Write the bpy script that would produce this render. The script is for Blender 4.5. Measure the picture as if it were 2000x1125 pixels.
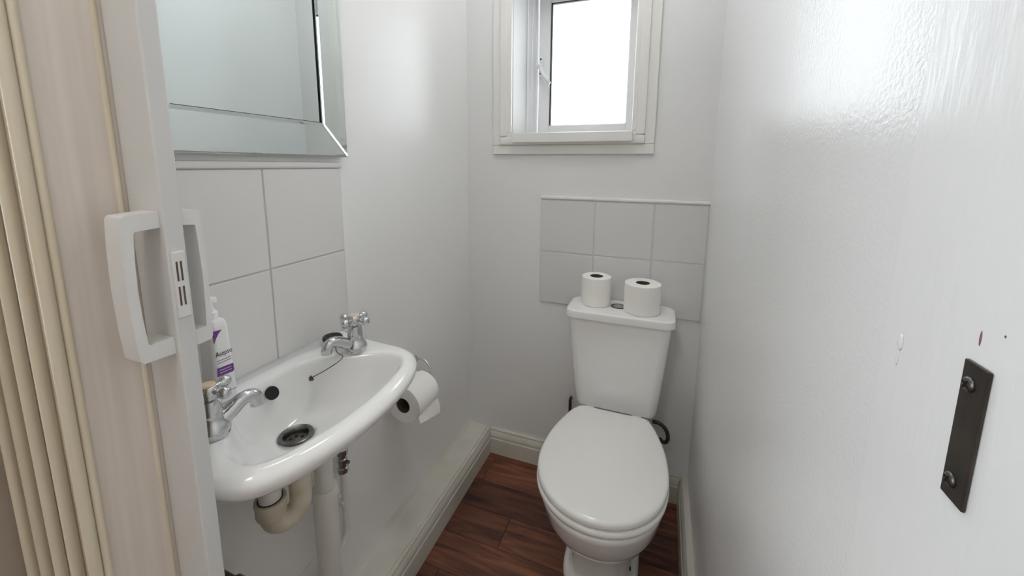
import bpy, bmesh, math, random
from mathutils import Vector, Matrix
random.seed(7)
for o in list(bpy.data.objects): bpy.data.objects.remove(o)
scene = bpy.context.scene
COL = scene.collection
PI = math.pi
W = 0.878            # room width; x=0 left wall, y=0 back wall, z=0 floor
DOORY0, DOORY1 = -1.112, -1.285
CEIL = 2.30

# ------------------------------------------------------------------ camera
cam = bpy.data.cameras.new('camera'); cam_o = bpy.data.objects.new('camera', cam); COL.objects.link(cam_o)
cam.sensor_fit = 'HORIZONTAL'; cam.sensor_width = 36.0
cam.lens = 780.43 / 2000 * 36
cam.shift_x = 0.0
cam.shift_y = -(562.5 - 443.0) / 2000
cam.clip_start = 0.02
cam_o.rotation_mode = 'XYZ'
cam_o.location = (0.7306, -1.4403, 1.2238)
cam_o.rotation_euler = (1.4164, -0.0075, 0.3607)
scene.camera = cam_o

# ------------------------------------------------------------------ world and exposure
world = bpy.data.worlds.new('overcast'); scene.world = world; world.use_nodes = True
bg = world.node_tree.nodes['Background']
bg.inputs['Color'].default_value = (0.90, 0.95, 1.0, 1); bg.inputs['Strength'].default_value = 2.05
scene.view_settings.view_transform = 'Standard'; scene.view_settings.look = 'None'
scene.view_settings.gamma = 1.0; scene.view_settings.use_curve_mapping = False
scene.view_settings.exposure = 1.54
scene.cycles.max_bounces = 16; scene.cycles.diffuse_bounces = 12; scene.cycles.glossy_bounces = 6   # white room: light keeps bouncing
# portal: guides sampling of the sky through the window, gives off nothing itself
pl = bpy.data.lights.new('window_portal', 'AREA'); pl.shape = 'RECTANGLE'; pl.size = 0.46; pl.size_y = 0.68
pl.cycles.is_portal = True
plo = bpy.data.objects.new('window_portal', pl); COL.objects.link(plo)
pl2 = bpy.data.lights.new('added_window_portal', 'AREA'); pl2.shape = 'RECTANGLE'; pl2.size = 1.45; pl2.size_y = 1.0  # sky light through the added, unseen hall window
pl2.cycles.is_portal = True
plo2 = bpy.data.objects.new('added_window_portal', pl2); COL.objects.link(plo2)
plo2.location = (-1.43, -1.95, 1.225); plo2.rotation_euler = (0, -PI/2, 0)
plo.location = (0.413, 0.335, 1.65); plo.rotation_euler = (-PI/2, 0, 0)

# ------------------------------------------------------------------ materials
def lin(c):
    return tuple((v/255/12.92 if v/255 <= .04045 else ((v/255+.055)/1.055)**2.4) for v in c)
def new_mat(name):
    m = bpy.data.materials.new(name); m.use_nodes = True
    return m, m.node_tree, m.node_tree.nodes['Principled BSDF']
def mat(name, rgb, rough=.5, metal=0.0, spec=.5, bump=None, var=None, coat=0.0, stretch=(1,1,1)):
    """bump=(scale,strength,distance); var=(scale, amount) slight albedo variation"""
    m, nt, p = new_mat(name)
    c = lin(rgb)
    p.inputs['Base Color'].default_value = (*c, 1); p.inputs['Roughness'].default_value = rough
    p.inputs['Metallic'].default_value = metal; p.inputs['Specular IOR Level'].default_value = spec
    p.inputs['Coat Weight'].default_value = coat
    if bump or var:
        tc = nt.nodes.new('ShaderNodeTexCoord'); mp = nt.nodes.new('ShaderNodeMapping')
        mp.inputs['Scale'].default_value = stretch
        nt.links.new(tc.outputs['Object'], mp.inputs['Vector'])
    if bump:
        layers = bump if isinstance(bump, list) else [bump]
        prev = None
        for (s, st, d) in layers:
            n = nt.nodes.new('ShaderNodeTexNoise'); n.inputs['Scale'].default_value = s; n.inputs['Detail'].default_value = 3
            b = nt.nodes.new('ShaderNodeBump'); b.inputs['Strength'].default_value = st; b.inputs['Distance'].default_value = d
            nt.links.new(mp.outputs[0], n.inputs['Vector']); nt.links.new(n.outputs['Fac'], b.inputs['Height'])
            if prev: nt.links.new(prev.outputs[0], b.inputs['Normal'])
            prev = b
        nt.links.new(prev.outputs[0], p.inputs['Normal'])
    if var:
        n = nt.nodes.new('ShaderNodeTexNoise'); n.inputs['Scale'].default_value = var[0]; n.inputs['Detail'].default_value = 4
        mx = nt.nodes.new('ShaderNodeMix'); mx.data_type = 'RGBA'
        mx.inputs['A'].default_value = (*c, 1)
        mx.inputs['B'].default_value = (*lin(var[1]), 1)
        rp = nt.nodes.new('ShaderNodeValToRGB'); rp.color_ramp.elements[0].position = .35; rp.color_ramp.elements[1].position = .7
        nt.links.new(mp.outputs[0], n.inputs['Vector']); nt.links.new(n.outputs['Fac'], rp.inputs['Fac'])
        nt.links.new(rp.outputs['Color'], mx.inputs['Factor']); nt.links.new(mx.outputs['Result'], p.inputs['Base Color'])
    return m
M = {}
M['paint'] = mat('satin_white_paint', (234,234,233), .34, bump=[(9,.25,.004),(260,.12,.0006)])
M['paint_back'] = mat('white_wall_paint', (224,224,224), .5, bump=[(10,.25,.003),(220,.1,.0005)])
M['paint_right'] = mat('rollered_gloss_paint', (235,236,237), .26, bump=[(7,.2,.004),(240,.38,.0010)])
M['paint_lining'] = mat('brushed_gloss_paint', (237,238,239), .24, bump=[(70,.3,.0014),(300,.15,.0006)], stretch=(1,1,.22))
M['trim'] = mat('white_gloss_trim', (226,225,221), .3, bump=(40,.1,.001))
M['skirt'] = mat('aged_gloss_trim', (214,211,203), .3, bump=(30,.12,.001), var=(9,(205,202,191)))
M['ceil'] = mat('ceiling_white', (236,236,234), .8)
M['hall'] = mat('hall_wall', (222,217,210), .8, bump=(30,.05,.001))
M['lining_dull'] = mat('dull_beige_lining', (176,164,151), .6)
M['upvc'] = mat('white_window_plastic', (232,233,234), .28)
M['tile'] = mat('painted_white_tile', (222,221,220), .18, bump=[(14,.12,.002),(120,.05,.0005)])
M['tile_back'] = mat('painted_grey_white_tile', (212,212,211), .22, bump=[(14,.15,.002)])
M['grout'] = mat('grout', (200,198,195), .7, bump=(300,.3,.0006))
M['ceramic'] = mat('white_ceramic', (236,236,235), .09, coat=.4)
M['seat'] = mat('white_seat_plastic', (234,234,231), .13)
M['chrome'] = mat('chrome', (205,206,208), .12, 1.0)
M['steel'] = mat('worn_steel', (128,127,124), .34, 1.0, var=(60,(92,90,86)))
M['brownsteel'] = mat('dull_brown_steel', (92,86,80), .4, .9, bump=(120,.1,.0005), var=(30,(70,64,60)))
M['hose'] = mat('brown_metal_hose', (88,80,74), .35, .8, bump=(400,.3,.0006))
M['black'] = mat('black_rubber', (14,14,15), .45)
M['dark'] = mat('dark_hole', (10,9,9), .7)
M['copper'] = mat('index_disc', (226,200,172), .35, 0)
M['paper'] = mat('tissue_paper', (240,239,235), .95, spec=.1, bump=[(90,.35,.0012)])
M['card'] = mat('brown_core', (88,74,66), .9)
M['pvc'] = mat('white_plastic_pipe', (226,224,219), .32)
M['pvc_old'] = mat('yellowed_plastic_trap', (214,207,190), .35, var=(25,(196,186,162)))
M['post'] = mat('white_door_plastic', (206,206,205), .42, bump=(200,.04,.0004))
M['handle'] = mat('white_handle_plastic', (218,218,217), .4)
M['strip'] = mat('cream_hinge_strip', (214,205,186), .5, bump=(60,.2,.0008), var=(20,(199,187,163)), stretch=(1,1,.08))
M['mark'] = mat('red_brown_mark', (140,92,92), .6)
M['bottle'] = mat('white_bottle', (238,238,238), .3)
M['purple'] = mat('purple_print', (112,62,140), .4)
M['ink'] = mat('black_print', (26,24,30), .5)
M['red'] = mat('red_print', (190,40,56), .45)
M['lamp'] = None
# cream wood-grain door panel
def grain_panel():
    m, nt, p = new_mat('cream_grain_panel')
    tc = nt.nodes.new('ShaderNodeTexCoord'); mp = nt.nodes.new('ShaderNodeMapping'); mp.inputs['Scale'].default_value = (60, 60, 2.2)
    n = nt.nodes.new('ShaderNodeTexNoise'); n.inputs['Scale'].default_value = 1.2; n.inputs['Detail'].default_value = 5
    rp = nt.nodes.new('ShaderNodeValToRGB')
    rp.color_ramp.elements[0].position = .3; rp.color_ramp.elements[0].color = (*lin((205,194,184)), 1)
    rp.color_ramp.elements[1].position = .75; rp.color_ramp.elements[1].color = (*lin((222,214,207)), 1)
    b = nt.nodes.new('ShaderNodeBump'); b.inputs['Strength'].default_value = .12; b.inputs['Distance'].default_value = .0006
    L = nt.links.new
    L(tc.outputs['Object'], mp.inputs[0]); L(mp.outputs[0], n.inputs['Vector']); L(n.outputs['Fac'], rp.inputs['Fac'])
    L(rp.outputs['Color'], p.inputs['Base Color']); L(n.outputs['Fac'], b.inputs['Height']); L(b.outputs[0], p.inputs['Normal'])
    p.inputs['Roughness'].default_value = .5
    return m
M['panel'] = grain_panel()
def wood():
    m, nt, p = new_mat('dark_red_wood_vinyl')
    L = nt.links.new
    tc = nt.nodes.new('ShaderNodeTexCoord'); oi = nt.nodes.new('ShaderNodeObjectInfo')
    cb = nt.nodes.new('ShaderNodeCombineXYZ'); mu = nt.nodes.new('ShaderNodeMath'); mu.operation = 'MULTIPLY'; mu.inputs[1].default_value = 37.0
    L(oi.outputs['Random'], mu.inputs[0]); L(mu.outputs[0], cb.inputs[0]); L(mu.outputs[0], cb.inputs[1])
    ad = nt.nodes.new('ShaderNodeVectorMath'); ad.operation = 'ADD'; L(tc.outputs['Object'], ad.inputs[0]); L(cb.outputs[0], ad.inputs[1])
    mp = nt.nodes.new('ShaderNodeMapping'); mp.inputs['Scale'].default_value = (3.0, 26, 26); L(ad.outputs[0], mp.inputs[0])
    n = nt.nodes.new('ShaderNodeTexNoise'); n.inputs['Scale'].default_value = 1.6; n.inputs['Detail'].default_value = 6; n.inputs['Distortion'].default_value = .8
    L(mp.outputs[0], n.inputs['Vector'])
    rp = nt.nodes.new('ShaderNodeValToRGB'); e = rp.color_ramp.elements
    e[0].position = .3; e[0].color = (*lin((62,36,28)), 1); e[1].position = .68; e[1].color = (*lin((132,83,60)), 1)
    x = e.new(.46); x.color = (*lin((98,58,42)), 1)
    L(n.outputs['Fac'], rp.inputs['Fac'])
    hv = nt.nodes.new('ShaderNodeHueSaturation'); mr = nt.nodes.new('ShaderNodeMapRange')
    mr.inputs['To Min'].default_value = .6; mr.inputs['To Max'].default_value = 1.4
    L(oi.outputs['Random'], mr.inputs['Value']); L(mr.outputs[0], hv.inputs['Value']); L(rp.outputs['Color'], hv.inputs['Color'])
    L(hv.outputs[0], p.inputs['Base Color']); p.inputs['Roughness'].default_value = .42
    return m
M['wood'] = wood(); M['seam'] = mat('dark_joint', (34,22,18), .7)
def mirror_mat():
    m, nt, p = new_mat('mirror_silver')
    p.inputs['Base Color'].default_value = (*lin((226,234,233)), 1); p.inputs['Metallic'].default_value = 1; p.inputs['Roughness'].default_value = .015
    return m
M['mirror'] = mirror_mat()
def glass_mat():
    m = bpy.data.materials.new('window_glass'); m.use_nodes = True; nt = m.node_tree; nt.nodes.clear()
    o = nt.nodes.new('ShaderNodeOutputMaterial'); t = nt.nodes.new('ShaderNodeBsdfTransparent'); g = nt.nodes.new('ShaderNodeBsdfGlossy')
    g.inputs['Roughness'].default_value = .02; f = nt.nodes.new('ShaderNodeFresnel'); f.inputs[0].default_value = 1.45; mx = nt.nodes.new('ShaderNodeMixShader')
    t.inputs[0].default_value = (.97,.98,.98,1)
    nt.links.new(f.outputs[0], mx.inputs[0]); nt.links.new(t.outputs[0], mx.inputs[1]); nt.links.new(g.outputs[0], mx.inputs[2]); nt.links.new(mx.outputs[0], o.inputs[0])
    return m
M['glass'] = glass_mat()
def emit(name, c, s):
    m = bpy.data.materials.new(name); m.use_nodes = True; p = m.node_tree.nodes['Principled BSDF']
    p.inputs['Emission Color'].default_value = (*c, 1); p.inputs['Emission Strength'].default_value = s
    return m

# ------------------------------------------------------------------ helpers
def link(name, me, m, parent=None, smooth=False, loc=None):
    o = bpy.data.objects.new(name, me); COL.objects.link(o)
    if m: me.materials.append(m)
    if smooth:
        for p in me.polygons: p.use_smooth = True
        if smooth != 'all':
            me.set_sharp_from_angle(angle=math.radians(38))
            wn = o.modifiers.new('weighted_normal', 'WEIGHTED_NORMAL'); wn.keep_sharp = True; wn.weight = 90
    if loc: o.location = loc
    if parent: o.parent = parent
    return o
def from_bm(name, bm, m, parent=None, smooth=False, loc=None):
    bmesh.ops.recalc_face_normals(bm, faces=bm.faces)
    me = bpy.data.meshes.new(name); bm.to_mesh(me); bm.free()
    return link(name, me, m, parent, smooth, loc)
def empty(name, loc=(0,0,0)):
    o = bpy.data.objects.new(name, None); COL.objects.link(o); o.location = loc; o.empty_display_size = .05
    return o
def tag(o, label=None, cat=None, group=None, kind=None):
    if label: o['label'] = label
    if cat: o['category'] = cat
    if group: o['group'] = group
    if kind: o['kind'] = kind
    return o
def struct(o, label, cat):
    return tag(o, label, cat, kind='structure')
def adopt(child, parent):
    """parent keeping world placement (parents here only have translation)"""
    child.parent = parent
    child.matrix_parent_inverse = Matrix.Translation(-parent.location)
    return child
def box(bm, x0, x1, y0, y1, z0, z1, bev=0, seg=2):
    r = bmesh.ops.create_cube(bm, size=1)
    vs = r['verts']
    for v in vs:
        v.co = Vector((x0+(v.co.x+.5)*(x1-x0), y0+(v.co.y+.5)*(y1-y0), z0+(v.co.z+.5)*(z1-z0)))
    if bev:
        es = list({e for v in vs for e in v.link_edges})
        bmesh.ops.bevel(bm, geom=es, offset=bev, segments=seg, affect='EDGES', profile=.5, clamp_overlap=True)
def boxo(name, b, m, parent=None, bev=0, seg=2):
    bm = bmesh.new(); box(bm, *b, bev=bev, seg=seg)
    o = from_bm(name, bm, m, None, smooth=bool(bev))
    if parent: adopt(o, parent)
    return o
def loft(bm, rings, cap0=True, cap1=True, closed=True):
    """rings: list of equal-length point lists"""
    vr = [[bm.verts.new(p) for p in r] for r in rings]
    n = len(vr[0])
    for a, b in zip(vr[:-1], vr[1:]):
        for i in range(n if closed else n-1):
            j = (i+1) % n
            bm.faces.new((a[i], a[j], b[j], b[i]))
    if cap0: bm.faces.new(vr[0][::-1])
    if cap1: bm.faces.new(vr[-1])
    return vr
def frame_for(d):
    d = Vector(d).normalized(); up = Vector((0,0,1)) if abs(d.z) < .9 else Vector((1,0,0))
    a = d.cross(up).normalized(); b = a.cross(d).normalized()
    return a, b
def tube(bm, pts, r, n=14, cap=True):
    pts = [Vector(p) for p in pts]; rs = r if isinstance(r, (list, tuple)) else [r]*len(pts)
    a = None; rings = []
    for i, p in enumerate(pts):
        d = (pts[min(i+1,len(pts)-1)]-pts[max(i-1,0)]).normalized()
        if a is None: a, b = frame_for(d)
        else:
            a = (a - d*a.dot(d)).normalized(); b = d.cross(a).normalized()
            b = -b if False else b
        rings.append([p + (a*math.cos(2*PI*k/n) + d.cross(a)*math.sin(2*PI*k/n))*rs[i] for k in range(n)])
    loft(bm, rings, cap, cap)
def lathe(bm, prof, c=(0,0,0), axis='z', n=32, cap=True):
    """prof list of (r, h)"""
    rings = []
    for r, h in prof:
        ring = []
        for k in range(n):
            t = 2*PI*k/n; u, v = r*math.cos(t), r*math.sin(t)
            p = {'z': (u, v, h), 'y': (u, h, v), 'x': (h, u, v)}[axis]
            ring.append((p[0]+c[0], p[1]+c[1], p[2]+c[2]))
        rings.append(ring)
    loft(bm, rings, cap and prof[0][0] > 1e-6, cap and prof[-1][0] > 1e-6)
def spline(pts, n, closed=False):
    pts = [Vector(p) for p in pts]; out = []; m = len(pts); segs = m if closed else m-1
    for i in range(segs):
        p1, p2 = pts[i], pts[(i+1) % m]
        p0 = pts[(i-1) % m] if closed or i > 0 else p1*2-p2
        p3 = pts[(i+2) % m] if closed or i+2 < m else p2*2-p1
        for k in range(n):
            t = k/n; t2 = t*t; t3 = t2*t
            out.append(.5*((2*p1)+(-p0+p2)*t+(2*p0-5*p1+4*p2-p3)*t2+(-p0+3*p1-3*p2+p3)*t3))
    if not closed: out.append(pts[-1])
    return out
def extrude_profile(bm, prof, axis, a0, a1):
    """prof: closed 2D polygon. axis y: (x,z); axis x: (y,z); axis z: (x,y)"""
    def P(u, v, t): return {'y': (u,t,v), 'x': (t,u,v), 'z': (u,v,t)}[axis]
    loft(bm, [[P(u,v,a0) for u,v in prof], [P(u,v,a1) for u,v in prof]])
def rrect(x0, x1, y0, y1, r, z, n=6):
    out = []
    for cx, cy, a in ((x1-r,y1-r,0),(x0+r,y1-r,90),(x0+r,y0+r,180),(x1-r,y0+r,270)):
        for k in range(n+1):
            t = math.radians(a+90*k/n); out.append((cx+r*math.cos(t), cy+r*math.sin(t), z))
    return out
def text_mesh(s, size, font=None):
    cu = bpy.data.curves.new('t', 'FONT'); cu.body = s; cu.size = size; cu.extrude = .0001; cu.resolution_u = 3
    o = bpy.data.objects.new('t', cu); COL.objects.link(o)
    bpy.context.view_layer.update()
    me = bpy.data.meshes.new_from_object(o.evaluated_get(bpy.context.evaluated_depsgraph_get()))
    bpy.data.objects.remove(o); bpy.data.curves.remove(cu)
    me.materials.clear()
    return me

# ------------------------------------------------------------------ room shell
T = .12
TB = .33
floor = boxo('floor', (-1.3, W+T, -2.6, TB, -.06, -.004), M['seam']); struct(floor, 'dark reddish brown wood plank floor of the small toilet room', 'floor')
wall_left = boxo('wall_left', (-T, 0, DOORY0, TB, -.004, CEIL), M['paint']); struct(wall_left, 'satin white wall on the left behind basin and mirror', 'wall')
# back wall with the window opening
OX0, OX1, OZ0, OZ1 = .190, .636, 1.325, 1.98
bm = bmesh.new()
for b in ((0, OX0, 0, TB, -.004, CEIL), (OX1, W, 0, TB, -.004, CEIL), (OX0, OX1, 0, TB, -.004, OZ0), (OX0, OX1, 0, TB, OZ1, CEIL)): box(bm, *b)
wall_back = from_bm('wall_back', bm, M['paint_back']); struct(wall_back, 'white painted back wall behind the toilet with window opening', 'wall')
wall_right = boxo('wall_right', (W, W+T, DOORY0, TB, -.004, CEIL), M['paint_right']); struct(wall_right, 'glossy white rollered wall on the right side of the toilet', 'wall')
lin_r = boxo('trim_1', (W-.0012, W+T, DOORY1-.03, DOORY0, -.004, 2.0), M['paint_lining']); struct(lin_r, 'white brush-painted door lining at right with metal catch plate', 'door lining')
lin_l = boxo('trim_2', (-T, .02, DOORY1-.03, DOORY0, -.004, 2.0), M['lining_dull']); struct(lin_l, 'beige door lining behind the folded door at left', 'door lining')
lin_h = boxo('trim_3', (-T, W+T, DOORY1-.03, DOORY0, 2.0, CEIL), M['trim']); struct(lin_h, 'white door head above the folding door', 'door head')
hall_r = boxo('wall_hall_right', (W+.02, W+T, -2.6, DOORY1-.03, -.004, CEIL), M['hall']); struct(hall_r, 'hall wall to the right of the doorway', 'wall')
hall_f = boxo('wall_hall_front', (-1.3, -T, DOORY1-.03, DOORY0, -.004, CEIL), M['hall']); struct(hall_f, 'hall wall to the left of the doorway', 'wall')
HW = (-2.45, -1.45, .50, 1.95)      # added hall window, unseen, for fill daylight: opening y0,y1,z0,z1
bm = bmesh.new()
for b in ((-1.42, -1.3, -2.6, HW[0], -.004, CEIL), (-1.42, -1.3, HW[1], DOORY0, -.004, CEIL), (-1.42, -1.3, HW[0], HW[1], -.004, HW[2]), (-1.42, -1.3, HW[0], HW[1], HW[3], CEIL)): box(bm, *b)
hall_l = from_bm('wall_hall_left', bm, M['hall'])
win2 = empty('added_hall_window', (-1.36, -1.95, HW[2])); struct(win2, 'unseen hall window added to the left, outside the doorway, for fill light', 'window')
bm = bmesh.new()
for b in ((-1.39, -1.35, HW[0]+.001, HW[0]+.04, HW[2]+.001, HW[3]-.001), (-1.39, -1.35, HW[1]-.04, HW[1]-.001, HW[2]+.001, HW[3]-.001), (-1.39, -1.35, HW[0]+.04, HW[1]-.04, HW[2]+.001, HW[2]+.04), (-1.39, -1.35, HW[0]+.04, HW[1]-.04, HW[3]-.04, HW[3]-.001)): box(bm, *b)
adopt(from_bm('window_frame', bm, M['upvc']), win2)
adopt(boxo('pane', (-1.372, -1.368, HW[0]+.04, HW[1]-.04, HW[2]+.04, HW[3]-.04), M['glass']), win2)
struct(hall_l, 'far left hall wall', 'wall')
hall_b = boxo('wall_hall_back', (-1.42, W+T, -2.72, -2.6, -.004, CEIL), M['hall']); struct(hall_b, 'hall wall behind the viewer', 'wall')
ceil = boxo('ceiling', (-1.42, W+T, -2.72, TB, CEIL, CEIL+.1), M['ceil']); struct(ceil, 'plain white ceiling', 'ceiling')

# planks
PW = .1218
row = 0; y1 = .0745
while y1 > -1.36:
    y0 = y1-PW
    off = {0: .55, 1: .135, 2: .62, 3: .302, 4: .70, 5: .16}.get(row, random.uniform(.05, .8))
    xs = [0.0, off, W+.0] if y0 > DOORY1 else [0.02, off, W]
    for a, b in zip(xs[:-1], xs[1:]):
        pb = bmesh.new(); box(pb, -(b-a)/2+.0009, (b-a)/2-.0009, max(y0,-3)-(y0+y1)/2+.0009, min(y1, 0)-(y0+y1)/2-.0009, -.004, 0)
        p = from_bm('plank', pb, M['wood'], floor, loc=((a+b)/2, (y0+y1)/2, 0))
    y1 = y0; row += 1
hf = boxo('floor_hall', (-1.3, W+.02, -2.6, -1.40, -.004, 0), M['wood']); struct(hf, 'dark wood hall floor outside the doorway', 'floor')

# skirting
def ogee(t, h):       # cross-section: (distance from wall, height)
    return [(0,0),(t,0),(t,h*.60),(t-.002,h*.63),(t-.004,h*.645),(t-.003,h*.69),(t-.0035,h*.76),(t-.007,h*.86),(t-.0115,h*.915),(t-.011,h*.935),(t-.010,h*.965),(t-.012,h),(0,h)]
bm = bmesh.new(); extrude_profile(bm, [(-u, v) for u, v in ogee(.02, .108)], 'x', .104, W-.0305)
o = from_bm('baseboard_back', bm, M['skirt'], smooth=True); struct(o, 'off-white moulded skirting along the back wall behind the toilet', 'skirting')
bm = bmesh.new(); extrude_profile(bm, [(W-u, v) for u, v in ogee(.030, .108)], 'y', DOORY0, -.0005)
o = from_bm('baseboard_right', bm, M['skirt'], smooth=True); struct(o, 'off-white moulded skirting along the right wall', 'skirting')
bm = bmesh.new()
extrude_profile(bm, [(.086+u, v) for u, v in [(0,0)]+ogee(.020, .104)[1:]], 'y', DOORY0, -.0005)
bl = from_bm('baseboard_left', bm, M['skirt'], smooth=True); struct(bl, 'off-white boxed skirting with a ledge along the left wall', 'skirting')
bm = bmesh.new(); extrude_profile(bm, [(0.0,.0),(.0858,.0),(.0858,.106),(.084,.108),(.05,.109),(.02,.1125),(.008,.120),(0,.134)], 'y', DOORY0, -.0005)
adopt(from_bm('ledge', bm, M['skirt'], smooth=True), bl)

# tiles
def tiles(wall, m, cells, axis, face, grout_rect, th=.0075):
    for (a0, a1, z0, z1) in cells:
        g = .0013 if axis == 'x' else .0019
        if axis == 'x': b = (face, face+th, a0+g, a1-g, z0+g, z1-g)       # on left wall, cells in y
        else: b = (a0+g, a1-g, face-th, face, z0+g, z1-g)
        adopt(boxo('tile', b, m, bev=.0024, seg=2), wall)
    a0, a1, z0, z1 = grout_rect
    b = (face, face+.0050, a0, a1, z0, z1) if axis == 'x' else (a0, a1, face-.0046, face, z0, z1)
    adopt(boxo('grout', b, M['grout'] if axis == 'x' else M['tile_back']), wall)
lc = [(a, b, z0, z1) for (a, b) in ((-.884,-.684),(-1.084,-.884),(DOORY0+.001,-1.084)) for (z0, z1) in ((1.013,1.213),(.813,1.013),(.700,.813))]
tiles(wall_left, M['tile'], lc, 'x', 0, (DOORY0+.001, -.683, .70, 1.2135))
bm = bmesh.new(); extrude_profile(bm, [(0,1.2135),(.009,1.2135),(.0105,1.216),(.0105,1.222),(.009,1.2255),(0,1.227)], 'y', DOORY0+.001, -.683)
adopt(from_bm('tile_trim', bm, M['tile'], smooth=True), wall_left)
bc = [(a, b, z0, z1) for (a, b) in ((.308,.508),(.508,.708),(.708,.8765)) for (z0, z1) in ((.899,1.098),(.700,.899))]
tiles(wall_back, M['tile_back'], bc, 'y', 0, (.307, W-.0002, .699, 1.099))
bm = bmesh.new(); extrude_profile(bm, [(0,1.099),(-.009,1.099),(-.0105,1.101),(-.0105,1.106),(-.009,1.1085),(0,1.1105)], 'x', .307, W-.0002)
adopt(from_bm('tile_trim', bm, M['tile'], smooth=True), wall_back)

# ------------------------------------------------------------------ window
win = empty('window_1', (.41, 0, 1.33)); struct(win, 'small white casement window with bright pane above the toilet', 'window')
def casing_ring(name, x0, x1, z0, z1, w, y0, y1, m, bev=.003):
    bm = bmesh.new()
    for b in ((x0, x0+w, y0, y1, z0+w, z1-w), (x1-w, x1, y0, y1, z0+w, z1-w), (x0, x1, y0, y1, z0, z0+w), (x0, x1, y0, y1, z1-w, z1)): box(bm, *b, bev=bev, seg=2)
    return adopt(from_bm(name, bm, m, smooth=True), win)
casing_ring('outer_casing', .114, .695, 1.262, 2.045, .034, -.012, -.0003, M['trim'])
casing_ring('inner_casing', .144, .664, 1.296, 2.012, .030, -.022, -.0003, M['trim'], bev=.006)
casing_ring('bead', .160, .648, 1.312, 1.996, .028, -.017, -.0003, M['trim'], bev=.004)
# sill nose board
bm = bmesh.new(); box(bm, .200, .626, -.040, -.018, 1.303, 1.338, bev=.004); box(bm, OX0+.0005, OX1-.0005, -.02, .26, 1.3255, 1.3375, bev=.001)
adopt(from_bm('sill', bm, M['trim'], smooth=True), win)
# fixed frame at the outer side of the deep reveal, with stop beads
bm = bmesh.new()
for b in ((OX0+.0005, .1965, .150, .236, 1.3378, OZ1-.001), (OX0+.0005, .2015, .196, .236, 1.3378, OZ1-.001), (OX0+.0005, .2075, .236, .318, 1.3378, OZ1-.001),
          (.625, OX1-.0005, .236, .318, 1.3378, OZ1-.001), (.2075, .625, .262, .318, 1.3262, 1.3535), (.2075, .625, .236, .318, 1.936, OZ1-.001)):
    box(bm, *b, bev=.002)
adopt(from_bm('window_frame', bm, M['upvc'], smooth=True), win)
M['gasket'] = mat('black_gasket', (52,52,54), .6)
sx0, sx1, sz0, sz1 = .2135, .6225, 1.3545, 1.934
sy0, sy1 = .240, .282
w1 = .047; rail = .034; trail = .060
bm = bmesh.new()
for b in ((sx0, sx0+w1, sy0, sy1, sz0, sz1), (sx1-w1, sx1, sy0, sy1, sz0, sz1), (sx0+w1, sx1-w1, sy0, sy1, sz0, sz0+rail), (sx0+w1, sx1-w1, sy0, sy1, sz1-trail, sz1)): box(bm, *b, bev=.003)
adopt(from_bm('sash', bm, M['upvc'], smooth=True), win)
bm = bmesh.new()
gx0, gx1, gz0, gz1 = sx0+w1, sx1-w1, sz0+rail, sz1-trail
for b in ((gx0, gx0+.0055, .249, .262, gz0, gz1), (gx1-.002, gx1, .249, .262, gz0, gz1), (gx0, gx1, .249, .262, gz0, gz0+.002), (gx0, gx1, .249, .262, gz1-.004, gz1)): box(bm, *b)
adopt(from_bm('gasket', bm, M['gasket']), win)
adopt(boxo('pane', (gx0-.004, gx1+.004, .262, .266, gz0-.004, gz1+.004), M['glass']), win)
# espagnolette handle on the left stile
bm = bmesh.new(); box(bm, .2165, .234, .231, .2405, 1.588, 1.668, bev=.003)
wh = adopt(from_bm('window_handle', bm, M['upvc'], smooth=True), win)
bm = bmesh.new(); tube(bm, [(.225,.232,1.628),(.225,.218,1.627),(.229,.212,1.618),(.243,.208,1.590),(.270,.206,1.553)], [.009,.009,.009,.008,.007], 12)
adopt(from_bm('lever', bm, M['upvc'], smooth='all'), wh)
for z in (1.656, 1.600):
    bm = bmesh.new(); lathe(bm, [(.004,.2302),(.004,.2312)], (.2245,0,z), 'y', 12)
    adopt(from_bm('screw', bm, M['gasket']), wh)

# ------------------------------------------------------------------ mirror
mir = empty('mirror', (0, -.89, 1.24)); tag(mir, 'wall mirror with a wide mirror-glass border above the basin', 'mirror')
mz0, mz1, my1, my0 = 1.2385, 1.93, -.667, -1.108
bw = .074
adopt(boxo('backing', (.0005, .012, my0+.004, my1-.004, mz0+.004, mz1-.004), M['black']), mir)
XM = .0190                     # flat of the border; narrow polished bevels on its edges
def strip(name, a, b, c, d, rise):
    """a-b outer edge, c-d inner edge (c next to b), all as (y,z)"""
    bm = bmesh.new()
    A, B, C_, D = [Vector((0, *q)) for q in (a, b, c, d)]
    def mixed(t): return A.lerp(D, t), B.lerp(C_, t)
    cols = []
    for t, x in ((0,.0125),(0,.0155),(.045,XM),(.895,XM),(.985,XM+rise),(1,.0125)):
        p, q = mixed(t); p = p.copy(); q = q.copy(); p.x = q.x = x; cols.append((p, q))
    # mitre bevel: pull the flat in a little from each end
    ps = [bm.verts.new(p) for p, q in cols]; qs = [bm.verts.new(q) for p, q in cols]
    for i in range(len(cols)-1): bm.faces.new((ps[i], ps[i+1], qs[i+1], qs[i]))
    bm.faces.new((ps[-1], ps[0], qs[0], qs[-1])); bm.faces.new(ps[::-1]); bm.faces.new(qs)
    return adopt(from_bm(name, bm, M['mirror']), mir)
strip('bottom_border', (my0,mz0), (my1,mz0), (my1-bw,mz0+bw), (my0+bw,mz0+bw), .0012)
strip('side_border', (my1,mz0), (my1,mz1), (my1-bw,mz1-bw), (my1-bw,mz0+bw), .0012)
strip('top_border', (my1,mz1), (my0,mz1), (my0+bw,mz1-bw), (my1-bw,mz1-bw), .0012)
strip('side_border', (my0,mz1), (my0,mz0), (my0+bw,mz0+bw), (my0+bw,mz1-bw), .0012)
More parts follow.
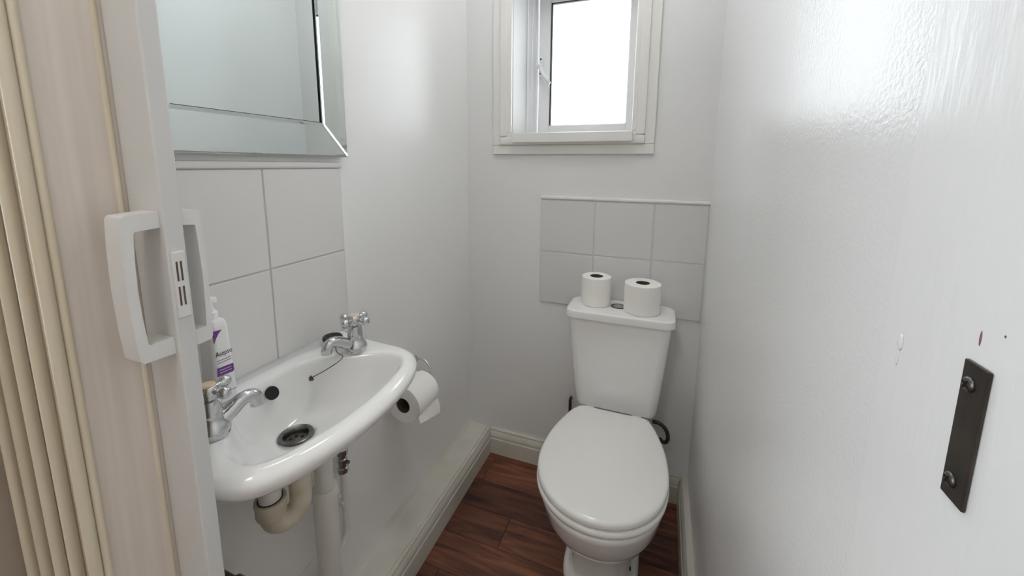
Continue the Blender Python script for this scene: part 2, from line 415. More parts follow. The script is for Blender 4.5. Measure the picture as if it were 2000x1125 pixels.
adopt(boxo('mirror_pane', (.0125, .0150, my0+bw+.0005, my1-bw-.0035, mz0+bw+.0005, mz1-bw-.0005), M['mirror']), mir)
# slim polished glass bars covering the mitres and the inner side edge
def bar(name, p, q, w, x, tilt):
    p, q = Vector((0,*p)), Vector((0,*q)); d = (q-p).normalized(); nn = Vector((0, d.z, -d.y))*w/2
    if nn.y < 0: nn = -nn
    bm = bmesh.new(); lo = [p-nn, q-nn, q+nn, p+nn]
    loft(bm, [[(.0180, v.y, v.z) for v in lo], [(x+(tilt if k in (0,1) else 0), v.y, v.z) for k, v in enumerate(lo)]])
    return adopt(from_bm(name, bm, M['mirror']), mir)
bar('mitre_bevel', (my1-.004,mz0+.004), (my1-bw,mz0+bw), .0050, XM+.0002, .0009)
bar('mitre_bevel', (my1-.004,mz1-.004), (my1-bw,mz1-bw), .0050, XM+.0002, .0009)

# ------------------------------------------------------------------ basin
BY = -.943
basin = empty('wash_basin', (0, BY, .70)); tag(basin, 'small white ceramic wall basin with two chrome taps', 'basin')
half_o = [(.0085,.232),(.05,.225),(.10,.219),(.16,.215),(.205,.211),(.240,.199),(.263,.177),(.280,.148),(.294,.105),(.303,.055)]
half_i = [(.054,.045),(.063,.080),(.090,.102),(.126,.128),(.164,.154),(.196,.169),(.224,.166),(.246,.147),(.260,.110),(.268,.058)]
outl = [(x, d) for x, d in half_o] + [(.306, 0)] + [(x, -d) for x, d in half_o[::-1]]
front = spline([(x, d, 0) for x, d in outl], 8)
back = [Vector((.0085, -.232+.464*k/24, 0)) for k in range(1, 24)]
O = front + back
I = spline([(.053,0,0)]+[(x, d, 0) for x, d in half_i]+[(.271,0,0)]+[(x,-d,0) for x, d in half_i[::-1]], 8, closed=True)
C0 = Vector((.150, 0, 0))
def polar(loop, n=120):
    out = []
    for k in range(n):
        t = 2*PI*k/n; d = Vector((math.cos(t), math.sin(t), 0)); best = 0
        for i in range(len(loop)):
            p, q = loop[i]-C0, loop[(i+1) % len(loop)]-C0; e_ = q-p
            den = d.x*e_.y-d.y*e_.x
            if abs(den) < 1e-9: continue
            s = (p.x*e_.y-p.y*e_.x)/den; u = (p.x*d.y-p.y*d.x)/den
            if s > best and -1e-6 <= u <= 1+1e-6: best = s
        out.append(C0+d*best)
    return out
NB = 144
Po, Pi_ = polar(O, NB), polar(I, NB)
DC = Vector((.112, 0, 0)); DR = .031
def inset(P, d):   # move toward centre by d, but keep the wall edge against the wall
    out = []
    for p in P:
        v = C0-p; q = p+v.normalized()*min(d, v.length)
        if p.x < .0095: q.x = .0085 if d < .04 else q.x
        q.x = max(q.x, .0085); out.append(q)
    return out
def ring(P, z): return [(p.x, p.y+BY, z(p) if callable(z) else z) for p in P]
def lerp(P, Q, t): return [p.lerp(q, t) for p, q in zip(P, Q)]
Dr = [DC+Vector((math.cos(2*PI*k/NB), math.sin(2*PI*k/NB), 0))*DR for k in range(NB)]
zt = lambda p: .8205 + max(0, .05-p.x)*.10
rings = [ring([DC+(q-DC)*1.15 for q in Dr], .695), ring(lerp(Pi_, Dr, .72), .706), ring(lerp(Pi_, Dr, .5), .716), ring(lerp(Pi_, Dr, .33), .729), ring(lerp(Pi_, Dr, .21), .745), ring(lerp(Pi_, Dr, .11), .759), ring(lerp(Pi_, Dr, .03), .767),
         ring(inset(Po,.033), .7705), ring(inset(Po,.029), .7718), ring(inset(Po,.020), .776), ring(inset(Po,.0105), .784), ring(inset(Po,.0025), .795), ring(Po, .804), ring(inset(Po,.0010), .810),
         ring(inset(Po,.005), .8145), ring(inset(Po,.0105), .8190), ring(inset(Po,.016), zt), ring(lerp(Pi_, Po, .30), zt), ring(lerp(Pi_, Po, .10), lambda p: zt(p)-.001),
         ring(Pi_, .8150), ring(lerp(Pi_, Dr, .035), .8075), ring(lerp(Pi_, Dr, .07), .797), ring(lerp(Pi_, Dr, .13), .780), ring(lerp(Pi_, Dr, .21), .762), ring(lerp(Pi_, Dr, .33), .745),
         ring(lerp(Pi_, Dr, .5), .732), ring(lerp(Pi_, Dr, .72), .7225), ring(lerp(Pi_, Dr, .92), .7175), ring(Dr, .7165), ring([DC+(q-DC)*.9 for q in Dr], .700)]
bm = bmesh.new(); vr = loft(bm, rings, False, False)
# close the ring torus between underside centre and drain hole
n = NB
for i in range(n):
    j = (i+1) % n; bm.faces.new((vr[-1][i], vr[-1][j], vr[0][j], vr[0][i]))
bo = from_bm('bowl', bm, M['ceramic'], smooth='all'); adopt(bo, basin)
# waste
dx, dy = DC.x, BY
bm = bmesh.new(); lathe(bm, [(.0305,.7172),(.0303,.7192),(.0285,.7202),(.0225,.7190),(.0205,.7150),(.0195,.7085),(.010,.7075),(.001,.7075)], (dx,dy,0), 'z', 40, cap=False)
wst = adopt(from_bm('waste', bm, M['steel'], smooth=True), basin)
for k in range(6):
    t = 2*PI*k/6+.3; bm = bmesh.new(); lathe(bm, [(.0036,.7076),(.0036,.7080)], (dx+.0115*math.cos(t), dy+.0115*math.sin(t), 0), 'z', 12)
    h = from_bm('drain_hole', bm, M['dark']); adopt(h, wst)
# overflow opening: a dark disc set in the back slope with a ceramic lip
def disc_on(name, p, nrm, r, m, depth=.002, parent=basin, el=1.0):
    nrm = Vector(nrm).normalized(); bm = bmesh.new(); lathe(bm, [(r*1.0,-.003),(r,depth*.6),(r*.93,depth),(r*.86,depth)], (0,0,0), 'z', 28)
    q = nrm.to_track_quat('Z', 'Y').to_matrix().to_4x4()
    bm.transform(Matrix.Translation(p) @ q)
    return adopt(from_bm(name, bm, m, smooth=True), parent)
disc_on('overflow_hole', (.0625, -.945, .7935), (.84,0,.55), .0125, M['dark'], .001)
disc_on('chain_stay', (.069, -.862, .781), (.84,0,.5), .0062, M['steel'], .005)

def make_tap(name, base, spout_dir, label):
    root = empty(name, base); tag(root, label, 'tap', 'chrome taps on the basin')
    def P(nm, bm, m, sm=True): return from_bm(nm, bm, m, root, smooth=sm)
    bm = bmesh.new(); lathe(bm, [(.0205,0),(.0228,.003),(.0235,.009),(.0225,.015),(.0190,.021),(.0158,.025),(.0150,.029),(.0150,.034),(.0156,.0355),(.0156,.0385),(.0146,.040),(.0142,.053),(.0132,.057),(.0090,.059),(.0085,.066)], n=32)
    P('body', bm, M['chrome'])
    d = Vector((*spout_dir, 0)).normalized()
    pts = [d*.002+Vector((0,0,.014)), d*.014+Vector((0,0,.019)), d*.026+Vector((0,0,.026)), d*.040+Vector((0,0,.0345)), d*.051+Vector((0,0,.0365)), d*.060+Vector((0,0,.0325)), d*.0635+Vector((0,0,.024)), d*.064+Vector((0,0,.016))]
    bm = bmesh.new(); tube(bm, spline(pts, 4), [.0135-.0030*min(1,k/14) for k in range(29)], 18); P('spout', bm, M['chrome'], 'all')
    bm = bmesh.new(); lathe(bm, [(.0088,.064),(.0125,.0665),(.0130,.071),(.0125,.076),(.0105,.079),(.0098,.0795)], n=28)
    hd = P('handle', bm, M['chrome'])
    a0 = math.atan2(d.y, d.x)+math.radians(21)
    for k in range(4):
        a = a0+k*PI/2; u = Vector((math.cos(a), math.sin(a), 0))
        bm = bmesh.new(); prof = [(.0048,.008),(.0042,.015),(.0046,.019),(.0072,.022),(.0088,.026),(.0090,.029),(.0078,.033),(.005,.0355),(.001,.0362)]
        lathe(bm, prof, n=18)
        q = u.to_track_quat('Z', 'Y').to_matrix().to_4x4(); bm.transform(Matrix.Translation((0,0,.0715)) @ q)
        from_bm('arm', bm, M['chrome'], hd, smooth='all')
    bm = bmesh.new(); lathe(bm, [(.0098,.0790),(.0098,.0812),(.0085,.0826),(.001,.083)], n=24); from_bm('index_disc', bm, M['copper'], hd, smooth=True)
    return root
TZ = .8198
make_tap('pillar_tap', (.124, -.790, TZ), (-.35,-1), 'chrome cross-head tap at the far end of the basin, beside black plug')
make_tap('pillar_tap', (.122, -1.088, TZ), (.18,1), 'chrome cross-head tap at the near end of the basin, beside soap bottle')
# plug and chain
plug = empty('basin_plug', (.052, -.783, .8235)); tag(plug, 'black rubber plug resting behind the far chrome tap', 'plug')
bm = bmesh.new(); lathe(bm, [(.0165,0),(.0185,.002),(.0195,.007),(.0212,.0085),(.0212,.0125),(.0195,.0145),(.016,.0135),(.001,.013)], n=32); from_bm('stopper', bm, M['black'], plug, smooth=True)
bm = bmesh.new()
tube(bm, spline([(.012,.000,.014),(.034,-.026,.006),(.052,-.040,.002),(.070,-.044,.000),(.072,-.056,-.005),(.054,-.072,-.019),(.0300,-.080,-.034),(.0195,-.0795,-.0405)], 8), .0011, 6)
bm.transform(Matrix.Translation(plug.location)); adopt(from_bm('chain', bm, M['steel'], smooth='all'), basin)

# ------------------------------------------------------------------ soap bottle
bx0, bx1, by0, by1, bz = .024, .062, -1.041, -1.004, .8235
bot = empty('soap_bottle', ((bx0+bx1)/2, (by0+by1)/2, bz)); tag(bot, 'white pump soap bottle with purple label print behind near tap', 'bottle')
hx, hy = (bx1-bx0)/2, (by1-by0)/2
bm = bmesh.new()
def bring(z, f, c=None):                      # cross-section, narrowing a little towards the shoulder
    k = min(1, z/.14); a, b = -hy+.0025*k, hy-.0065*k; m_ = (a+b)/2; h_ = (b-a)/2*f; x_ = hx*f
    return rrect(-x_, x_, m_-h_, m_+h_, min(.008, h_*.95, x_*.95), z)
loft(bm, [bring(0,.92), bring(.003,1), bring(.132,1), bring(.138,.97), bring(.142,.86), bring(.1440,.60)]); body = from_bm('body', bm, M['bottle'], bot, smooth=True)
cy_ = -.002
bm = bmesh.new(); lathe(bm, [(.0095,.1430),(.0095,.154),(.0085,.156),(.0055,.157),(.0055,.161),(.0036,.162),(.0036,.172)], (0,cy_,0), n=24); cp = from_bm('cap', bm, M['bottle'], bot, smooth=True)
bm = bmesh.new(); lathe(bm, [(.005,.1705),(.0092,.172),(.0100,.175),(.0090,.179),(.005,.1805),(.001,.181)], (0,cy_,0), n=24)
tube(bm, [(0,cy_,.1755),(.012,cy_-.010,.1758),(.020,cy_-.018,.174),(.024,cy_-.021,.170)], [.0042,.0042,.0038,.0033], 10)
from_bm('pump_head', bm, M['bottle'], bot, smooth=True)
def print_poly(name, pts, m):
    bm = bmesh.new(); loft(bm, [[(hx-.0002, y, z) for y, z in pts], [(hx+.0003, y, z) for y, z in pts]])
    return from_bm(name, bm, m, body)
print_poly('triangle_print', [(-.0150,.1285),(.0000,.1275),(-.006,.1220),(-.0105,.1150),(-.0140,.1075)], M['purple'])
print_poly('band_print', [(-.0135,.0645),(.0010,.0635),(.0125,.0625),(.0130,.0500),(.0105,.0480),(-.0145,.0500)], M['purple'])
for k in range(2): print_poly('rule_print', [(-.010,.0545+.0045*k),(.009,.0535+.0045*k),(.009,.0542+.0045*k),(-.010,.0552+.0045*k)], M['bottle']).location.x = .0002
for k in range(2): print_poly('small_line_print', [(-.0125,.0715+.0042*k),(.0105,.0715+.0042*k),(.0105,.0724+.0042*k),(-.0125,.0724+.0042*k)], M['purple'])
print_poly('small_line_print', [(.001,.0165),(.0135,.0165),(.0135,.0173),(.001,.0173)], M['purple'])
heart = [(.0015+.0038*math.cos(t), .0385+.0048*math.sin(t) - (.0012 if math.sin(t) < -.8 else 0)) for t in [2*PI*k/16 for k in range(16)]]
print_poly('shield_print', heart, M['red'])
print_poly('shield_centre', [(.0015+.0017*math.cos(2*PI*k/10), .0390+.0020*math.sin(2*PI*k/10)) for k in range(10)], M['bottle']).location.x = .0002
me = text_mesh('Asepso', .0092)
for v in me.vertices: v.co.y *= 1.35
t = link('brand_lettering', me, M['ink'], body); t.matrix_local = Matrix.Translation((hx+.0003, -.0140, .0835)) @ Matrix(((0,0,1,0),(1,0,0,0),(0,1,0,0),(0,0,0,1)))

# ------------------------------------------------------------------ pipes under the basin
trap = empty('waste_trap', (DC.x, BY, .60)); tag(trap, 'yellowed plastic waste trap hanging under the basin', 'waste trap')
Q0 = Vector((DC.x, BY, 0)); Q1 = Vector((.098, -.994, 0))         # inlet leg under the drain, outlet leg nearer the door
bm = bmesh.new(); lathe(bm, [(.0235,.660),(.0235,.684),(.0215,.688),(.019,.6895)], (Q0.x,Q0.y,0), 'z', 24); adopt(from_bm('inlet_nut', bm, M['pvc_old'], smooth=True), trap)
bm = bmesh.new(); tube(bm, spline([Q1+Vector((0,0,.600)), Q1+Vector((0,0,.640)), Q1+Vector((0,.002,.660)), Q1+Vector((-.008,.012,.676)), Vector((.066,-.965,.680)), Vector((.060,-.90,.676)), Vector((.062,-.8705,.672))], 5), .0185, 20); adopt(from_bm('outlet_pipe', bm, M['pvc'], smooth='all'), trap)
bm = bmesh.new(); lathe(bm, [(.0188,.622),(.0262,.622),(.0268,.617),(.0255,.613),(.0255,.594),(.0215,.586)], (Q1.x,Q1.y,0), 'z', 18); adopt(from_bm('nut', bm, M['pvc_old'], smooth=True), trap)
bm = bmesh.new(); lathe(bm, [(.0187,.6218),(.0212,.6218),(.0212,.6232),(.0187,.6232)], (Q1.x,Q1.y,0), 'z', 24); adopt(from_bm('nut_ring', bm, M['card'], smooth=True), trap)
mid = (Q0+Q1)/2; hw = (Q0-Q1)/2; R_ = hw.length
pts = [Q1+Vector((0,0,.606)), Q1+Vector((0,0,.592))]
for k in range(1, 12):
    t = PI*k/12; pts.append(mid - hw*math.cos(t) + Vector((0,0,.588-R_*math.sin(t)*1.05)))
pts += [Q0+Vector((0,0,.592)), Q0+Vector((0,0,.62)), Q0+Vector((0,0,.664))]
bm = bmesh.new(); tube(bm, pts, .0195, 20); adopt(from_bm('bend', bm, M['pvc_old'], smooth='all'), trap)
wp = empty('waste_pipe', (.066, -.846, 0)); tag(wp, 'thick white vertical waste pipe beside the trap under the basin', 'pipe')
bm = bmesh.new(); lathe(bm, [(.0190,.47),(.0190,.56),(.0200,.561),(.0200,.60),(.0205,.645),(.0205,.668),(.0195,.684),(.012,.687)], n=28); from_bm('upper_pipe', bm, M['pvc'], wp, smooth=True)
bm = bmesh.new(); lathe(bm, [(.0255,.1105),(.0255,.488),(.0285,.490),(.0290,.498),(.0272,.502),(.0280,.508),(.0255,.513),(.0192,.513)], n=28); from_bm('lower_pipe', bm, M['pvc'], wp, smooth=True)
bm = bmesh.new(); box(bm, -.0655, -.020, -.034, .030, .16, .285, bev=.002); from_bm('pipe_bracket', bm, M['pvc'], wp, smooth=True)
sp = empty('supply_pipe', (.026, -.752, 0)); tag(sp, 'thin painted supply pipe with chrome valve on left wall', 'pipe')
bm = bmesh.new(); tube(bm, spline([(0,0,.70),(0,0,.60),(0,0,.45),(0,0,.32),(0,-.004,.285),(0,-.022,.262),(.002,-.055,.252)], 6), .0082, 14); from_bm('pipe', bm, M['pvc'], sp, smooth='all')
bm = bmesh.new(); lathe(bm, [(.009,.462),(.0135,.464),(.0135,.476),(.0105,.478),(.0105,.487),(.0125,.489),(.0125,.500),(.0105,.502),(.0105,.510),(.0140,.512),(.0140,.526),(.009,.528)], n=8); from_bm('valve', bm, M['chrome'], sp, smooth=True)
bm = bmesh.new(); lathe(bm, [(.0045,.009),(.0045,.020),(.0035,.021),(.001,.021)], (0,0,.4945), 'x', 12); from_bm('valve_screw', bm, M['steel'], sp, smooth=True)
bm = bmesh.new(); box(bm, -.0245, .004, -.012, .012, .372, .384, bev=.002); from_bm('pipe_clip', bm, M['pvc'], sp, smooth=True)
sv = empty('stop_valve', (.05, -1.034, .464)); tag(sv, 'small dark stop valve low on the left wall under basin', 'valve')
bm = bmesh.new(); lathe(bm, [(.008,-.0495),(.008,-.01),(.013,-.008),(.013,.006),(.008,.008),(.001,.008)], n=18, axis='x'); from_bm('stem', bm, M['hose'], sv, smooth=True)

# ------------------------------------------------------------------ toilet roll on the wall holder
hold = empty('roll_holder', (0, -.43, .59)); tag(hold, 'thin chrome wire toilet roll holder on left wall', 'roll holder')
bm = bmesh.new(); lathe(bm, [(.016,.0005),(.016,.004),(.013,.007),(.005,.008)], (0,-.405,.590), 'x', 20); adopt(from_bm('wall_plate', bm, M['chrome'], smooth=True), hold)
RX, RZ = .071, .538
bm = bmesh.new(); tube(bm, spline([(.005,-.405,.590),(.025,-.402,.597),(.048,-.402,.590),(.066,-.408,.570),(RX,-.418,.548),(RX,-.435,RZ),(RX,-.47,RZ-.001),(RX,-.54,RZ-.001)], 6), .0032, 10); adopt(from_bm('wire', bm, M['chrome'], smooth='all'), hold)
def roll(name, loc, r, h, label, axis, group=None):
    root = empty(name, loc); tag(root, label, 'toilet roll', group)
    rc = .0225
    bm = bmesh.new(); lathe(bm, [(rc,.001),(r-.004,0),(r-.001,.0015),(r,.005),(r*1.004,h*.5),(r,h-.005),(r-.001,h-.0015),(r-.004,h),(rc,h-.001)], axis=axis, n=48, cap=False)
    from_bm('paper', bm, M['paper'], root, smooth=True)
    bm = bmesh.new(); lathe(bm, [(rc,.0012),(rc,h-.0012),(rc-.0016,h-.0012),(rc-.0016,.0012),(rc,.0012)], axis=axis, n=32, cap=False); from_bm('core', bm, M['card'], root, smooth=True)
    return root
rw = roll('toilet_roll', (RX, -.564, RZ), .0545, .105, 'white toilet roll hanging on the wall holder beside the basin', 'y')
# loose sheet hanging off the roll on the room side
bm = bmesh.new(); prof = []
for k in range(15):
    t = math.radians(95-8.5*k); prof.append(((.0562)*math.cos(t), (.0562)*math.sin(t)))
prof += [(.0572,-.040),(.0592,-.058),(.0600,-.070)]
for i, (y0, y1) in enumerate([(.001,.104)]):
    rr = []
    for j in range(9):
        y = y0+(y1-y0)*j/8; cut = .030*(1-j/8)
        ring_ = [(u, y, max(v, -.070+cut)+ (0.0 if v>-.02 else .0008*math.sin(j*2.1))) for u, v in prof]
        rr.append(ring_ + [(u-.0007 if v < -.02 else u*.99, y, w_) for (u, y, w_), (_, v) in zip(ring_[::-1], prof[::-1])])
    loft(bm, rr)
from_bm('loose_sheet', bm, M['paper'], rw, smooth=True)

# ------------------------------------------------------------------ toilet
TX = .621
toilet = empty('toilet', (TX, -.30, 0)); tag(toilet, 'white close-coupled toilet with closed lid and cistern under window', 'toilet')
def egg(hws, yb, z, scale=1.0, dy=0, n=10):
    """half-width table [(y,w)...] from back to front -> closed loop"""
    right = [(TX+w*scale, y+dy, z) for y, w in hws]; left = [(TX-w*scale, y+dy, z) for y, w in hws[::-1] if w > 1e-4]
    return right+left
lid_tab = [(-.200,.0),(-.200,.055),(-.200,.100),(-.206,.109),(-.24,.130),(-.30,.151),(-.36,.165),(-.42,.1705),(-.47,.169),(-.52,.158),(-.56,.139),(-.595,.110),(-.620,.075),(-.634,.038),(-.639,.0)]
def smooth_tab(tab, n=4):
    pts = spline([(y, w, 0) for y, w in tab[3:]], n)
    return tab[:3]+[(p.x, max(p.y, 0)) for p in pts]
lt = smooth_tab(lid_tab)
def egg_in(tab, d, z, cy=-.42):
    out = []
    for (y, w) in tab:
        L_ = math.hypot(w, y-cy); s = max(0, (L_-d)/L_) if L_ > 1e-6 else 0
        out.append((cy+(y-cy)*s, w*s))
    return egg(out, None, z)
def zdome(pts, amp):
    return [(x, y, z+amp*max(0, 1-((x-TX)/.17)**2-((y+.42)/.23)**2)) for x, y, z in pts]
bm = bmesh.new()
loft(bm, [egg_in(lt,.006,.4122), egg_in(lt,.0010,.4135), egg_in(lt,0,.4180), egg_in(lt,.0006,.4245), egg_in(lt,.0028,.4285), egg_in(lt,.0065,.4310), egg_in(lt,.013,.4325), zdome(egg_in(lt,.03,.4332),.006), zdome(egg_in(lt,.06,.4332),.009), zdome(egg_in(lt,.09,.4332),.010), zdome(egg_in(lt,.13,.4332),.0105)])
adopt(from_bm('lid', bm, M['seat'], smooth='all'), toilet)
st = [(y-.0035*max(0,min(1,(-y-.25)/.3)), w*1.008) for y, w in lt]
bm = bmesh.new(); loft(bm, [egg_in(st,.016,.3915), egg_in(st,.006,.3920), egg_in(st,.0010,.3950), egg_in(st,0,.4000), egg_in(st,.0008,.4060), egg_in(st,.0035,.4092), egg_in(st,.014,.4100)])
adopt(from_bm('seat', bm, M['seat'], smooth='all'), toilet)
for s in (-1, 1):
    bm = bmesh.new(); lathe(bm, [(.011,-.014),(.0115,-.012),(.0115,.012),(.011,.014)], (TX+s*.075,-.192,.412), 'x', 20); box(bm, TX+s*.075-.010, TX+s*.075+.010, -.202, -.182, .391, .412, bev=.003)
    adopt(from_bm('hinge', bm, M['seat'], smooth=True), toilet)
# pan
def pan_ring(hw, yf, yb, z, n=72, p=2.3, ymax=-.40, wb=None):
    """egg with max width hw at y=ymax, front at yf, back edge at yb with half-width wb"""
    out = []
    wb = wb if wb is not None else hw*.62
    for k in range(n):
        t = 2*PI*k/n; c, s = math.cos(t), math.sin(t)
        if s <= 0:
            x = hw*math.copysign(abs(c)**(2/p), c); y = ymax+(ymax-yf)*math.copysign(abs(s)**(2/p), s)
        else:
            q = 3.4; yy = abs(s)**(2/q); y = ymax+(yb-ymax)*yy
            wlim = hw+(wb-hw)*(yy**1.5); x = wlim*math.copysign(abs(c)**(2/q), c)
        out.append((TX+x, y, z))
    return out
bm = bmesh.new()
loft(bm, [pan_ring(.094,-.445,-.10,.0,ymax=-.32,wb=.088,p=3), pan_ring(.094,-.445,-.10,.03,ymax=-.32,wb=.088,p=3), pan_ring(.086,-.440,-.10,.08,ymax=-.32,wb=.085,p=2.8), pan_ring(.080,-.445,-.10,.14,ymax=-.32,wb=.083,p=2.6),
          pan_ring(.094,-.500,-.10,.19,ymax=-.35,wb=.085,p=2.4), pan_ring(.123,-.552,-.09,.235,ymax=-.38,wb=.09,p=2.2), pan_ring(.146,-.588,-.08,.275,ymax=-.40,wb=.098,p=2.15), pan_ring(.158,-.609,-.06,.310,ymax=-.41,wb=.105,p=2.12), pan_ring(.1635,-.624,-.05,.345,ymax=-.41,wb=.108,p=2.1),
          pan_ring(.1690,-.634,-.045,.368,ymax=-.415,wb=.11,p=2.1), pan_ring(.1705,-.638,-.045,.380,ymax=-.415,wb=.11,p=2.1), pan_ring(.1685,-.636,-.047,.3865,ymax=-.415,wb=.108,p=2.1), pan_ring(.161,-.627,-.05,.3895,ymax=-.415,wb=.104,p=2.1)])
adopt(from_bm('pan', bm, M['ceramic'], smooth='all'), toilet)
bm = bmesh.new()
loft(bm, [pan_ring(.110,-.470,-.11,.0,ymax=-.33,wb=.105,p=3), pan_ring(.111,-.471,-.11,.010,ymax=-.33,wb=.105,p=3), pan_ring(.109,-.468,-.11,.020,ymax=-.33,wb=.104,p=3), pan_ring(.104,-.462,-.11,.0255,ymax=-.33,wb=.10,p=3), pan_ring(.098,-.455,-.11,.0265,ymax=-.33,wb=.096,p=3)])
adopt(from_bm('foot', bm, M['ceramic'], smooth=True), toilet)
disc_on('bolt_hole', (TX+.0875, -.375, .055), (1,-.1,.15), .006, M['dark'], .0015, parent=toilet)
# cistern
bm = bmesh.new()
loft(bm, [rrect(.500,.744,-.138,-.030,.022,.393), rrect(.490,.752,-.149,-.024,.026,.398), rrect(.486,.756,-.153,-.02,.028,.410), rrect(.477,.764,-.158,-.018,.030,.48), rrect(.465,.775,-.163,-.017,.030,.60), rrect(.4555,.7845,-.167,-.016,.030,.7195)])
adopt(from_bm('cistern', bm, M['ceramic'], smooth=True), toilet)
bm = bmesh.new()
loft(bm, [rrect(.449,.791,-.173,-.014,.034,.7190), rrect(.4455,.7945,-.1765,-.0125,.036,.7200), rrect(.4445,.7955,-.1775,-.012,.037,.7220), rrect(.4450,.7950,-.1770,-.012,.037,.7395), rrect(.4468,.7932,-.1752,-.0135,.036,.7432), rrect(.4510,.7890,-.1710,-.017,.034,.7451), rrect(.456,.784,-.166,-.021,.032,.7455)])
adopt(from_bm('cistern_lid', bm, M['ceramic'], smooth=True), toilet)
bm = bmesh.new(); lathe(bm, [(.0185,.7456),(.0185,.7468),(.0170,.7474),(.001,.7470)], (.611,-.082,0), 'z', 32); adopt(from_bm('flush_button', bm, M['chrome'], smooth=True), toilet)
bm = bmesh.new(); lathe(bm, [(.0240,.7452),(.0240,.7470),(.0225,.7480),(.0200,.7476),(.0190,.7458)], (.611,-.082,0), 'z', 32, cap=False); adopt(from_bm('button_ring', bm, M['brownsteel'], smooth=True), toilet)
disc_on('lid_emblem', (.487, -.075, .7456), (0,0,1), .0105, M['ceramic'], .0012, parent=toilet)
roll('toilet_roll', (.534, -.078, .7457), .0505, .100, 'white toilet roll standing on the cistern, left one of the pair', 'z', 'toilet rolls on the cistern')
roll('toilet_roll', (.688, -.098, .7457), .0580, .098, 'wider white toilet roll standing on the cistern, right of flush button', 'z', 'toilet rolls on the cistern')
# supply hose and stub
bm = bmesh.new(); tube(bm, spline([(.746,-.058,.332),(.764,-.060,.333),(.782,-.062,.325),(.795,-.063,.308),(.800,-.062,.286),(.796,-.055,.264),(.786,-.040,.250),(.776,-.0215,.246)], 8), .0068, 14)
o = from_bm('supply_hose', bm, M['hose'], smooth='all'); tag(o, 'curved brown metal water hose at right side of the cistern', 'hose')
bm = bmesh.new(); tube(bm, spline([(.449,-.021,.24),(.449,-.045,.25),(.450,-.05,.285),(.450,-.05,.320),(.450,-.05,.340),(.452,-.049,.350),(.457,-.047,.353)], 6), .0062, 12)
o = from_bm('overflow_pipe', bm, M['hose'], smooth='all'); tag(o, 'short dark metal pipe at left side of the cistern', 'pipe')

# ------------------------------------------------------------------ folding door, stacked at left
door = empty('door_1', (.12, -1.19, .012)); struct(door, 'cream concertina folding door pushed open with white handles', 'folding door')
ZB, ZT = .012, 1.985
def vert(name, prof, m, smooth=True, parent=door):
    bm = bmesh.new(); extrude_profile(bm, prof, 'z', ZB, ZT); return adopt(from_bm(name, bm, m, smooth=smooth), parent)
PX0, PX1, PY0, PY1 = .2045, .2600, -1.1905, -1.1725
def rbox(x0, x1, y0, y1, r, n=3): return [(p[0], p[1]) for p in rrect(x0, x1, y0, y1, r, 0, n)]
vert('lead_post', rbox(PX0, PX1, PY0, PY1, .0022), M['post'])
def vpanel(a, b, th, m, name='panel'):
    a, b = Vector(a), Vector(b); d = (b-a).normalized(); nn = Vector((-d.y, d.x))*th/2
    return vert(name, [tuple(a+nn), tuple(b+nn), tuple(b-nn), tuple(a-nn)], m, smooth=False)
def vstrip(c, r, m, name='hinge_strip'):
    return vert(name, [(c[0]+r[0]*math.cos(2*PI*k/14), c[1]+r[1]*math.sin(2*PI*k/14)) for k in range(14)], m)
nx = [.1995, .1605, .1235, .088, .053]        # near folds
NY, FY = -1.2565, -1.147
vpanel((.2005,-1.1840), (nx[0]-.0010,-1.2500), .006, M['panel'])
vstrip((.2030,-1.1955), (.0022,.0028), M['strip'])
for i, x in enumerate(nx):
    vstrip((x-.0005, NY-.0012), (.0048,.0052), M['strip'])
    vstrip((x+.0015, NY+.0075), (.0042,.0035), M['strip'])
    if i+1 < len(nx):
        fx = (x+nx[i+1])/2
        vpanel((x-.004, NY+.005), (fx+.004, FY-.005), .005, M['panel'])
        vstrip((fx, FY), (.0055,.006), M['strip'])
        vpanel((fx-.004, FY-.005), (nx[i+1]+.004, NY+.005), .005, M['panel'])
vpanel((nx[-1]-.004, NY+.005), (.032, -1.17), .005, M['panel'])
vert('jamb_post', rbox(.0205, .036, -1.19, -1.15, .002), M['post'])
def pull(sgn, y_face, k=1.0):
    """D-handle, grip bows out; sgn -1 outwards (-y), +1 into the room"""
    z0, z1, x0, x1 = 1.022, 1.1745, .228, .2545
    zm = (z0+z1)/2
    out = [(0,z1),(.0285,z1-.002),(.0310,z1-.005),(.0328,z1-.035),(.0338,zm),(.0328,z0+.035),(.0310,z0+.005),(.0285,z0+.001),(0,z0)]
    inn = [(0,z1-.0165),(.0215,z1-.0180),(.0226,z1-.0200),(.0243,z1-.045),(.0253,zm),(.0243,z0+.045),(.0226,z0+.0200),(.0215,z0+.0180),(0,z0+.0175)]
    bm = bmesh.new()
    rings = []
    for (u, v), (p, q) in zip(out, inn):
        u *= k; p *= k
        rings.append([(x0, y_face+sgn*u, v), (x1, y_face+sgn*u, v), (x1, y_face+sgn*p, q), (x0, y_face+sgn*p, q)])
    loft(bm, rings)
    es = [e for e in bm.edges if len(e.link_faces) == 2 and e.calc_face_angle(0) > .9]
    bmesh.ops.bevel(bm, geom=es, offset=.0018, segments=2, affect='EDGES', clamp_overlap=True)
    h = adopt(from_bm('handle', bm, M['handle'], smooth=True), door)
    return h
pull(-1, PY0-.0002); pull(1, PY1+.0002, .63)
bm = bmesh.new(); box(bm, PX1-.001, PX1+.0022, -1.1878, -1.1758, 1.0605, 1.1315, bev=.001)
lp = adopt(from_bm('latch_plate', bm, M['handle'], smooth=True), door)
for y in (-1.1846, -1.1806):
    for (z0, z1) in ((1.1005,1.1215),(1.0740,1.0945)):
        s = boxo('slot', (PX1+.0012, PX1+.0025, y-.00085, y+.00085, z0, z1), M['card']); adopt(s, lp)
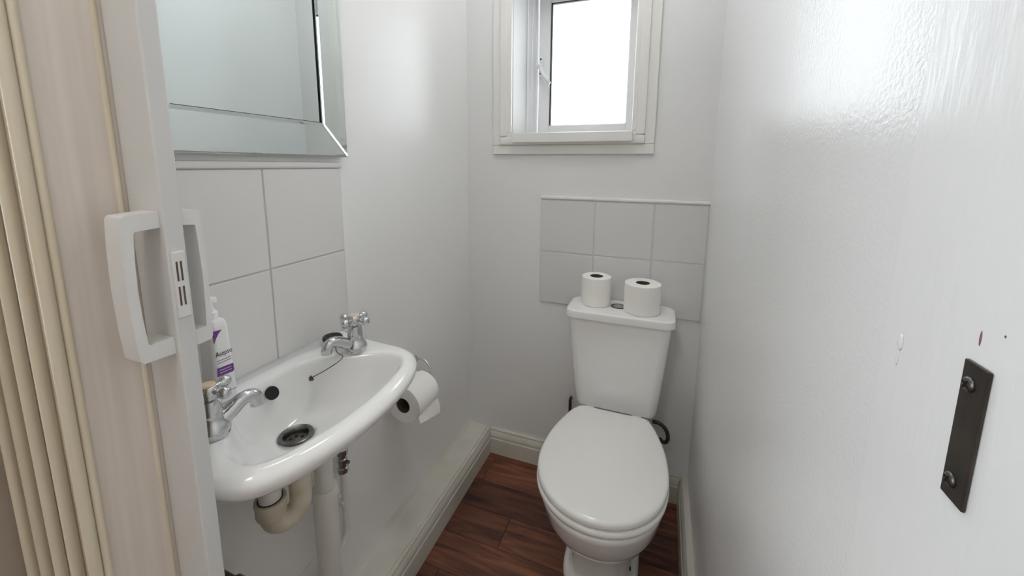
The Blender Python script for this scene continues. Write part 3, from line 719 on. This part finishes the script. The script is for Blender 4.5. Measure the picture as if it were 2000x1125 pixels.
trk = boxo('door_track', (.02, W-.001, -1.205, -1.158, 1.982, 2.0), M['post'], bev=.002); tag(trk, 'white track above the folding door', 'door track', kind='structure')

# ------------------------------------------------------------------ catch plate and marks on the right
cp_ = empty('catch_plate', (W-.0013, -1.1965, 1.093)); tag(cp_, 'dull steel catch plate screwed to the right door lining', 'catch plate')
bm = bmesh.new(); box(bm, W-.0032, W-.0013, -1.2045, -1.1885, 1.0590, 1.1315, bev=.0007); adopt(from_bm('plate', bm, M['brownsteel'], smooth=True), cp_)
for z in (1.1205, 1.0690):
    bm = bmesh.new(); lathe(bm, [(.0040,-.0031),(.0037,-.0038),(.0026,-.0044),(.001,-.0047)], (W,-1.1945,z), 'x', 20)
    sc = adopt(from_bm('screw', bm, M['steel'], smooth='all'), cp_)
    for a in (0, PI/2):
        bm = bmesh.new(); box(bm, -.0004, .0003, -.0021, .0021, -.00035, .00035); bm.transform(Matrix.Translation((W-.0047, -1.1945, z)) @ Matrix.Rotation(a+.5, 4, 'X'))
        k = from_bm('screw_slot', bm, M['dark']); adopt(k, sc)
def blob(name, y, z, ry, rz, m, t=.0005, parent=lin_r):
    bm = bmesh.new(); lathe(bm, [(1,0),(.8,.6),(.4,.95),(.05,1)], n=16)
    for v in bm.verts: v.co = Vector((W-.0012-t*v.co.z, y+ry*v.co.x, z+rz*v.co.y))
    return adopt(from_bm(name, bm, m, smooth='all'), parent)
blob('scuff_mark', -1.1925, 1.1435, .0008, .0040, M['mark'], .0002)
blob('scuff_mark', -1.2060, 1.1500, .0006, .0007, M['steel'], .0002)
blob('paint_drip', -1.1310, 1.1150, .0030, .0055, M['paint_lining'], .0007)
blob('paint_drip', -1.1300, 1.1050, .0016, .0060, M['paint_lining'], .0003)

# ------------------------------------------------------------------ added ceiling lamps (unseen, above and behind the view)
def added_ceiling_lamp(loc, r, strength, c, label):
    lamp = empty('added_ceiling_lamp', loc); tag(lamp, label, 'lamp')
    bm = bmesh.new(); lathe(bm, [(r*.55,-.001),(r*.55,-.018),(r*.4,-.026)], n=24); from_bm('lamp_base', bm, M['chrome'], lamp, smooth=True)
    bm = bmesh.new(); lathe(bm, [(r*.4,-.026),(r*.8,-.036),(r,-.062),(r*.86,-.092),(r*.45,-.11),(.002,-.115)], n=28)
    from_bm('lamp_shade', bm, emit('opal_glow', c, strength), lamp, smooth='all')
added_ceiling_lamp((.44, -.50, CEIL), .15, 3.8, (.985,.992,1), 'unseen round opal lamp added above the toilet room to brighten it')  # not in view; added because the window alone left the room dark
added_ceiling_lamp((.42, -1.80, CEIL), .15, 5.5, (1,.985,.97), 'unseen round opal lamp added in the hall behind the viewer as fill')  # not in view; added as fill from the hall side
